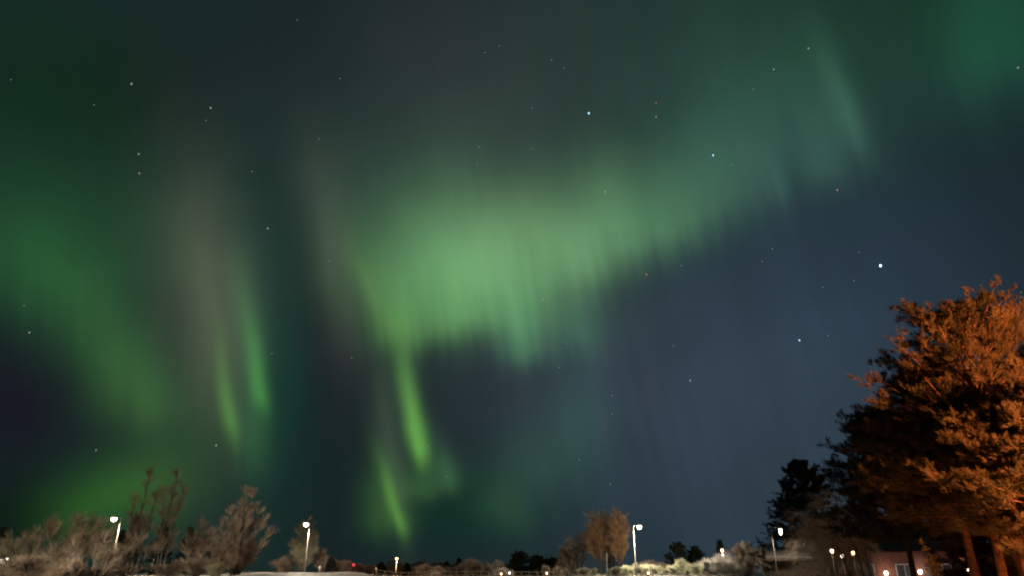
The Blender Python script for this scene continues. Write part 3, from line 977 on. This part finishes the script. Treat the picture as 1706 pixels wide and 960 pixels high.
for px, py, D, r, rt, lab in [
    (1560, 720, 43, 2.2, 0.20, 'slender pine with an orange-lit trunk standing right of the yellow-leaved sapling'),
    (1600, 700, 41, 2.2, 0.24, 'slender pine with the brightest orange trunk, between the dark trunks'),
    (1648, 740, 42, 2.0, 0.17, 'slender pine with a thin orange-lit trunk close to the right edge'),
]:
    cf('pine_tree', lab, px, py, D, r, 500 + px, M_NEEDLE, M_BARK, GP, low=0.5, whorls=10, per=6, subs=11, tufts=8, bl=11, blade=0.21, bw=0.026, r_trunk=rt)
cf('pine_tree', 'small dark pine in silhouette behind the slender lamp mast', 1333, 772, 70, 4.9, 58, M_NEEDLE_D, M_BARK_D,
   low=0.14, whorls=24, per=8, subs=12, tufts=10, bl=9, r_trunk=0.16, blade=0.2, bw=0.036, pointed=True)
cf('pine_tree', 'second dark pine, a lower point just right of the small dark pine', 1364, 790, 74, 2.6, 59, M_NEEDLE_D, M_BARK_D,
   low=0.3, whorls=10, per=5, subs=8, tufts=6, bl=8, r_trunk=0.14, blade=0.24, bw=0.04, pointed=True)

SPR = dict(shape='pine', low=0.10, whorls=14, per=7, subs=7, tufts=6, bl=6, blade=0.3, bw=0.06, r_trunk=0.12)
YP = dict(low=0.10, whorls=12, per=7, subs=11, tufts=8, bl=10, blade=0.21, bw=0.026, r_trunk=0.09)
for px, py, D, r, lab in [
    (1604, 880, 54, 1.9, 'young pine filling the gap left of the thick lit trunk'),
    (1655, 876, 53, 2.0, 'young orange-lit pine between the two right trunks'),
    (1692, 880, 51, 1.8, 'young orange-lit pine at the foot of the right edge'),
]:
    cf('pine_tree', lab, px, py, D, r, 400 + px, M_NEEDLE, M_BARK, 'young pines under the big pines', **YP)
SP = dict(shape='spruce', low=0.06, whorls=12, per=7, subs=6, tufts=5, bl=5, blade=0.3, bw=0.07, r_trunk=0.12)
for px, py, D, r, lab in [
    (551, 933, 112, 0.65, 'narrow black spruce standing in front of the tan bushes'),
    (868, 925, 165, 2.5, 'largest black spruce in the far dark clump beyond the rail fence'),
    (855, 933, 170, 2.0, 'black spruce at the left of the far dark clump'),
    (893, 931, 165, 2.0, 'second black spruce from the right in the far dark clump'),
    (905, 935, 175, 2.0, 'black spruce between the far dark clump and the dark green one'),
    (925, 936, 168, 2.6, 'squat dark green spruce left of the rust-brown group'),
    (1128, 911, 140, 2.4, 'first and taller dark spruce right of the open-sky lamp'),
    (1158, 917, 148, 2.3, 'second dark spruce right of the open-sky lamp'),
    (1198, 902, 140, 1.7, 'slim dark spruce behind the warm lamp and pinkish bush'),
    (232, 858, 130, 2.2, 'dark spruce just right of the left street lamp'),
    (205, 886, 135, 2.2, 'dark spruce directly behind the left street lamp mast'),
    (276, 868, 132, 2.4, 'dark spruce between the two wispy birches'),
    (318, 880, 134, 2.4, 'dark spruce behind the dim reddish leafless tree'),
    (350, 893, 138, 2.4, 'dark spruce at the left edge of the broad tan tree'),
    (8, 880, 120, 2.6, 'dark spruce rising behind the white house corner'),
    (635, 940, 190, 2.2, 'far dark spruce just left of the orange lamp'),
    (650, 943, 200, 2.2, 'small far dark spruce touching the orange lamp'),
    (678, 941, 190, 2.2, 'far dark spruce just right of the orange lamp'),
    (745, 938, 200, 2.0, 'far dark spruce right of the peach-tan bushes'),
    (765, 932, 205, 1.8, 'taller far dark spruce at the centre of the skyline'),
    (806, 940, 200, 2.0, 'far dark spruce left of the tall peach-tan bush'),
]:
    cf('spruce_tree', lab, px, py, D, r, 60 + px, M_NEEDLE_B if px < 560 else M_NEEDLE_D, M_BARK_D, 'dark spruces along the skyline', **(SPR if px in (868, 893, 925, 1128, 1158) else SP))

# small yellow-leaved sapling by the house
b, h = top_at(1544, 908, 44)
ys = empty('leafy_sapling', b)
rg = np.random.default_rng(5)
S = np.array([[[0, 0, -0.2], [0.05, 0, h * 0.5], [-0.1, 0.05, h]], [[0, 0, -0.2], [0.2, 0, h * 0.4], [0.28, 0, h * 0.8]]])
V1, _ = sprout(rg, S, 14, 0.3, 1.0, 0.5, 0.7, 0.5)
v, f = join([tubes(S, 0.03, 0.01, 6, 6), tubes(V1, 0.01, 0.004, 3, 3)])
mesh_obj('trunk', v, f, M_BARK_D, ys, True)
V2, _ = sprout(rg, V1, 22, 0.2, 1.0, 0.12, 0.9, -0.2)
v, f = blades(rg, V2[:, 2], bezt(V2, np.ones(len(V2))), 2, 0.09, 0.06, 0.9)
mesh_obj('crown', v, f, M_GOLD, ys)
tag(ys, 'small sapling with glowing yellow leaves beside the dark pine trunk', 'tree')

# ------------------------------------------------------------------ house and shed at right
def house(px, D, W, Dp, wall_h, ridge, wall_mat, label, name='house', rz=0.0, snow=True):
    b = at(px, D)
    root = empty(name, b, rz)
    mb = MB()
    mb.prism([(-W / 2, -0.3), (W / 2, -0.3), (W / 2, wall_h), (-W / 2, wall_h)], 0, Dp)
    wall = mb.build('wall', wall_mat, root)
    rf = MB()
    # gable roof, ridge along x
    for sgn in (0, 1):
        y0, y1 = (-0.55, Dp / 2) if sgn == 0 else (Dp + 0.55, Dp / 2)
        n = len(rf.v)
        X = W / 2 + 0.5
        th = 0.16
        for x in (-X, X):
            rf.v += [(x, y0, wall_h - 0.05), (x, y1, ridge), (x, y1, ridge + th), (x, y0, wall_h - 0.05 + th)]
        rf.f += [(n, n + 1, n + 2, n + 3), (n + 7, n + 6, n + 5, n + 4), (n, n + 4, n + 5, n + 1), (n + 3, n + 2, n + 6, n + 7), (n, n + 3, n + 7, n + 4), (n + 1, n + 5, n + 6, n + 2)]
    roof = rf.build('roof', M_ROOF, root)
    sn = MB()
    n = 0
    X = W / 2 + 0.45
    for x in (-X, X):
        sn.v += [(x, -0.5, wall_h + 0.135), (x, Dp / 2 - 0.02, ridge + 0.17), (x, Dp / 2 - 0.02, ridge + 0.36), (x, -0.47, wall_h + 0.32)]
    sn.f += [(0, 1, 2, 3), (7, 6, 5, 4), (0, 4, 5, 1), (3, 2, 6, 7), (0, 3, 7, 4), (1, 5, 6, 2)]
    if snow:
        sn.build('roof_snow', M_SNOW, roof)
    MB().box((0, -0.575, wall_h + 0.0), (W + 1.0, 0.04, 0.2)).build('fascia', M_WHITEP if snow else M_DWALL, root)
    tag(root, label, 'house')
    return root


def window(root, x, z, w, hh, lit=True, y=-0.03):
    fr = MB()
    for sx in (-1, 1):
        fr.box((x + sx * (w / 2 + 0.045), y, z), (0.09, 0.07, hh + 0.18))
    for sz in (-1, 1):
        fr.box((x, y, z + sz * (hh / 2 + 0.045)), (w, 0.07, 0.09))
    fr.box((x, y - 0.003, z), (0.05, 0.05, hh))
    f = fr.build('window', M_WINF, root)
    MB().box((x, y + 0.01, z), (w, 0.02, hh)).build('pane', M_WIN if lit else M_DARKMET, f)
    MB().box((x, y - 0.06, z - hh / 2 - 0.12), (w + 0.3, 0.14, 0.05)).build('sill', M_WHITEP, f)


hs = house(1478, 66, 13.0, 8.0, 3.15, 4.5, M_BRICK, 'long red-clad house with a snowy roof glimpsed behind the pine trunks', rz=-0.40, snow=False)
for x, lit in ((-4.6, False), (-1.5, False), (1.3, False), (4.5, False)):
    window(hs, x, 1.55, 1.1, 1.1, lit)
dr = MB().box((3.1, -0.03, 1.0), (0.95, 0.06, 2.05)).build('door', M_DWALL, hs)
MB().lathe([(0.03, 0), (0.03, 0.12)], (2.75, -0.10, 1.0), 8).build('handle', M_STEEL, dr)


def wall_lamp(px, py, D, label, power=60, lens=None, col=(1, 0.86, 0.8)):
    r = ray(px, py)
    az = math.atan2(r[0], r[1])
    x, y, z = D * math.sin(az), D * math.cos(az), z_at(px, py, D)
    root = empty('wall_lamp', (x, y, z), -0.4)
    MB().box((0, 0.14, 0), (0.16, 0.05, 0.3)).box((0, 0.06, 0.14), (0.06, 0.16, 0.04)).build('bracket', M_DARKMET, root)
    MB().lathe([(0.06, -0.15), (0.12, -0.1), (0.14, 0.02), (0.1, 0.12), (0.03, 0.15)], (0, -0.06, 0), 12).build('lamp_shade', lens or M_LENS_W, root, True)
    light('light', (0, -0.3, 0), power, col, root, 0.15)
    tag(root, label, 'lamp', 'white lamps on the red-clad house')
    return root


def on_wall(hroot, x, z, y=-0.2):
    """a world point on the front of a house"""
    c, s = math.cos(hroot.rotation_euler[2]), math.sin(hroot.rotation_euler[2])
    return (hroot.location[0] + x * c - y * s, hroot.location[1] + x * s + y * c, hroot.location[2] + z)


def wall_lamp_on(hroot, x, z, label, power, lens=None, col=(1, 0.86, 0.8), sc=1.0):
    root = empty('wall_lamp', on_wall(hroot, x, z, -0.165), hroot.rotation_euler[2], sc)
    MB().box((0, 0.14, 0), (0.16, 0.05, 0.3)).box((0, 0.06, 0.14), (0.06, 0.16, 0.04)).build('bracket', M_DARKMET, root)
    MB().lathe([(0.06, -0.15), (0.12, -0.1), (0.14, 0.02), (0.1, 0.12), (0.03, 0.15)], (0, -0.06, 0), 12).build('lamp_shade', lens or M_LENS_W, root, True)
    light('light', (0, -0.3, 0), power, col, root, 0.15)
    return tag(root, label, 'lamp', 'white lamps on the red-clad house')


wall_lamp_on(hs, -0.1, 1.5, 'white wall lamp on the red-clad house, the left of three behind the trunks', 45)
wall_lamp_on(hs, 2.3, 1.6, 'white wall lamp on the red-clad house, the middle of three behind the trunks', 45)
wall_lamp_on(hs, 5.6, 1.8, 'white wall lamp on the red-clad house, nearest the orange-lit trunks', 35)

sh = house(1338, 62, 4.2, 4.0, 2.55, 3.15, M_DWALL, 'dark boarded shed with a low roof under the small dark pine', name='shed', rz=-0.35, snow=False)
sh['category'] = 'shed'
MB().box((-0.2, -0.03, 0.98), (0.9, 0.05, 1.95)).build('door', M_DWALL, sh)

# corner of a white house at far left
lh = house(-30, 95, 5.4, 5.0, 2.1, 2.9, M_WHITEP, 'white house whose lit corner shows at the very left edge', rz=0.5, snow=False)
window(lh, -1.0, 1.5, 0.9, 0.9, True)
wl = wall_lamp_on(lh, 1.9, 1.9, 'white wall lamp on the white house at the far left edge', 60)
wl['group'] = 'lamps on the white house'

# lanterns in front of the house
for px, py, lens, pw, lab in [
    (1386, 919, M_LENS_O, 90, 'oval warm lantern at the fork of the leaning birch trunk'),
    (1421, 922, M_LENS_O, 60, 'warm yellow lantern right of the leaning birch trunk'),
    (1403, 927, M_LENS_P, 12, 'dim pinkish lantern between the two warm lanterns'),
]:
    tag(globe_lamp('lantern', px, py, 53, lens, WARM, pw, 0.11, M_DARKMET), lab, 'lantern', 'garden lanterns by the red-clad house')

# thin dark sapling trunks in front of the house
for px, py, D, lx, lab in [
    (1392, 905, 50, -0.9, 'thin dark sapling leaning left in front of the first warm lantern'),
    (1424, 908, 50, -0.35, 'thin dark sapling in front of the yellow lantern'),
    (1440, 912, 51, -0.2, 'thinnest dark sapling right of the yellow lantern'),
]:
    bb, hh = top_at(px, py, D)
    sx = -lx
    tag(bare_tree('sapling', (bb[0] + sx, bb[1], bb[2]), [(0, 0, lx, 0, hh)], 0.7, 300 + px, M_TWIG_PINK, M_BARK_D, limbs=9, branches=4, twigs=4,
                  up=1.0, twig_r=0.008, low=0.6, r_trunk=0.07), lab, 'tree')

# ------------------------------------------------------------------ fence, posts, sign, signals
def rail_fence():
    pts = []
    for px in np.linspace(628, 962, 26):
        p = at(px, 97)
        pts.append(Vector(p))
    root = empty('rail_fence', pts[0])
    for i, p in enumerate(pts):
        q = p - pts[0]
        MB().lathe([(0.06, -0.3), (0.06, 0.86), (0.045, 0.9)], q, 8).build('post', M_WOOD, root, True)
        if i:
            o = pts[i - 1] - pts[0]
            mb = MB()
            for zz in (0.42, 0.80):
                a, c = o + Vector((0, -0.07, zz)), q + Vector((0, -0.07, zz))
                mb.tube([a, c], 0.045, 6)
            mb.build('rail', M_WOOD, root)
    tag(root, 'low wooden rail fence running along the snow in the middle of the view', 'fence')


rail_fence()


def post(px, py, D, m, label, r=0.08, lean=0.0, cap=True, name='post'):
    b, h = top_at(px, py, D)
    root = empty(name, b)
    root.rotation_euler = (0, lean, 0)
    MB().lathe([(r, -0.3), (r * 0.95, h - 0.05), (r * 0.6, h)], seg=10).build('shaft', m, root, True)
    if cap:
        MB().lathe([(r * 1.12, 0), (r * 1.12, 0.25)], (0, 0, h * 0.62), 10).build('band', M_WHITEP, root, True)
    return tag(root, label, 'post')


post(533, 943, 104, M_WOOD, 'short pale post at the right foot of the slim conical tree', 0.11)
post(627, 945, 108, M_BRICK, 'short reddish post at the left end of the rail fence', 0.09)
post(334, 926, 100, M_WOOD, 'short pale green-lit post left of the broad tan tree', 0.09)
post(1010, 922, 92, M_WHITEP, 'bright white post standing in front of the rust-brown trees', 0.10)
post(1016, 950, 92, M_WHITEP, 'stub of a white post right beside the bright white post', 0.09, cap=False)
post(984, 951, 93, M_WOOD, 'short pale post in front of the middle rust-brown tree', 0.08)

# small white sign on a post
b, h = top_at(1177, 938, 86)
sg = empty('sign', b, -0.1)
MB().lathe([(0.03, -0.3), (0.03, h - 0.03)], seg=8).build('pole', M_STEEL, sg, True)
MB().box((0, -0.045, h - 0.36), (0.58, 0.02, 0.7)).build('panel', M_WHITEP, sg)
tag(sg, 'small blank white sign among the pale frosted shrubs', 'sign')

# red signal
b, h = top_at(589, 942, 118)
rs = empty('signal_light', b)
MB().lathe([(0.05, -0.3), (0.04, h - 0.1)], seg=8).build('pole', M_DARKMET, rs, True)
MB().box((0, 0.12, h), (0.5, 0.12, 0.6)).build('housing', M_DARKMET, rs)
MB().tube([(0, 0.06, h), (0, -0.04, h)], [0.2, 0.19], 14).build('lens', M_LENS_R, rs)
tag(rs, 'small red signal light among the tan bushes', 'signal light')

# low path lights
for px, py, D, lens, lab in [
    (911, 956, 95, M_LENS_O, 'small warm path light below the narrow reddish bush'),
    (835, 957, 95, M_LENS_O, 'small orange path light under the brightest low white bush'),
    (849, 955, 97, M_LENS_W, 'small white path light at the right of the brightest low white bush'),
    (1080, 956, 88, M_LENS_O, 'small orange path light among the pale shrubs right of the lamp mast'),
]:
    tag(globe_lamp('path_light', px, py, D, lens, WARM, 60, 0.11, M_DARKMET), lab, 'path light', 'low path lights')

# frosted grass poking through the snow
rg = np.random.default_rng(9)
gv = []
for px0, px1, n_, hh in ((425, 640, 9000, 0.13), (955, 1260, 14000, 0.26), (640, 955, 5000, 0.30), (60, 420, 4000, 0.35)):
    px = rg.uniform(px0, px1, n_)
    D = rg.uniform(84, 112, n_)
    clump = 0.5 + 0.5 * np.sin(px * 0.31 + 2.0 * np.sin(D * 0.9)) * np.sin(px * 0.093 + D * 0.35)
    keep = rg.uniform(0, 1, n_) < clump ** 1.5
    for p_, d_, c_ in zip(px[keep], D[keep], clump[keep]):
        b = at(p_, d_)
        h_ = hh * rg.uniform(0.4, 1.2) * (0.5 + 0.6 * c_)
        a_ = rg.uniform(0, 3.14)
        w_ = 0.018
        lx_, ly_ = rg.normal(0, 0.3 * h_, 2)
        gv += [(b[0] - w_ * math.cos(a_), b[1] - w_ * math.sin(a_), b[2] - 0.03), (b[0] + w_ * math.cos(a_), b[1] + w_ * math.sin(a_), b[2] - 0.03),
               (b[0] + lx_, b[1] + ly_, b[2] + h_)]
fg = mesh_obj('frosted_grass', gv, [(i, i + 1, i + 2) for i in range(0, len(gv), 3)], M_FROST_TAN)
tag(fg, 'frosted dry grass sticking out of the snow along the bank', 'grass', kind='stuff')

# ------------------------------------------------------------------ stars
SR = 9000.0
ico_v, ico_f = None, None
import bmesh
bm = bmesh.new()
bmesh.ops.create_icosphere(bm, subdivisions=2, radius=1.0)
star_me = {}
for key, m in (('w', M_STAR), ('f', M_STAR_F), ('b', M_STAR_B), ('s', M_STAR_W), ('r', M_STAR_R)):
    me = bpy.data.meshes.new('star_' + key)
    bm.to_mesh(me)
    me.materials.append(m)
    star_me[key] = me
bm.free()


def star(px, py, size, key, label, group=None):
    r = ray(px, py)
    d = r / np.linalg.norm(r)
    depth = SR * d.dot(SKY_F)
    rad = size * depth / F_PX
    o = link(bpy.data.objects.new('star', star_me[key]))
    o.location = tuple(d * SR + np.array([0, 0, EYE]))
    o.scale = (rad * 0.8, rad * 0.8, rad * 1.15)
    tag(o, label, 'star', group)


for px, py, s, k, lab in [
    (981, 188, 2.1, 'b', 'bright blue star above the green band, highest of the bright ones'),
    (1467, 442, 2.3, 's', 'brightest blue-white star, just left of the tallest pine crown'),
    (1188, 258, 1.7, 'b', 'small blue star above the right end of the green band'),
    (1008, 319, 1.7, 'w', 'white star shining through the right part of the green band'),
    (866, 404, 1.7, 'w', 'pale star in the brightest middle of the green band'),
    (219, 139, 2.0, 'w', 'brightest white star in the upper left of the sky'),
    (351, 179, 1.8, 'w', 'white star right of the brightest upper-left star'),
    (231, 256, 1.7, 'w', 'upper star of the vertical pair below the brightest upper-left star'),
    (232, 288, 1.5, 'w', 'lower star of the vertical pair below the brightest upper-left star'),
    (446, 380, 1.6, 'w', 'lone white star between the grey veil and the green band'),
    (360, 743, 1.7, 'w', 'white star at the foot of the left green lance'),
    (49, 555, 1.6, 'w', 'lone white star in the dark gap at the left edge'),
    (1150, 635, 1.7, 'w', 'lone white star in the blue sky under the green band'),
    (1332, 568, 1.6, 'b', 'small blue star left of the pine shoulder'),
    (1395, 316, 1.8, 'r', 'reddish star in the upper right, right of the faint curtain'),
    (1077, 457, 1.6, 'r', 'reddish star at the lower right edge of the green band'),
    (1696, 112, 1.8, 'w', 'white star at the very right edge inside the teal glow'),
    (1347, 80, 1.7, 'w', 'white star at the top of the faint right curtain'),
    (1289, 115, 1.6, 'w', 'white star left of the faint right curtain'),
    (1093, 171, 1.3, 'r', 'upper star of the close vertical pair right of the high blue star'),
    (1093, 194, 1.5, 'w', 'lower star of the close vertical pair right of the high blue star'),
    (728, 423, 1.5, 'w', 'pale star in the left half of the green band'),
    (905, 500, 1.4, 'w', 'pale star near the lower edge of the green band'),
    (160, 751, 1.3, 'w', 'faint star above the low green glow at the left'),
]:
    star(px, py, s, k, lab)
faint = [(495, 33), (808, 87), (566, 130), (886, 179), (798, 244), (795, 274), (887, 247), (531, 231), (753, 327), (18, 132), (157, 174), (343, 200), (420, 285),
         (548, 434), (586, 597), (453, 590), (40, 510), (785, 525), (943, 573), (932, 613), (965, 767), (1017, 808), (744, 795), (713, 745), (1270, 435), (1287, 414),
         (1431, 420), (1423, 467), (1371, 478), (1380, 560), (1122, 577), (1218, 274), (1255, 148), (940, 112), (919, 99), (1701, 488), (1020, 690), (1122, 385),
         (1012, 400), (882, 356), (1135, 442), (832, 76), (1020, 660)]
for i, (px, py) in enumerate(faint):
    side = 'left' if px < 620 else ('middle' if px < 1060 else 'right')
    star(px, py, 1.05, 'f', 'faint pinprick star scattered in the %s third of the sky' % side, 'faint scattered stars in the %s third' % side)
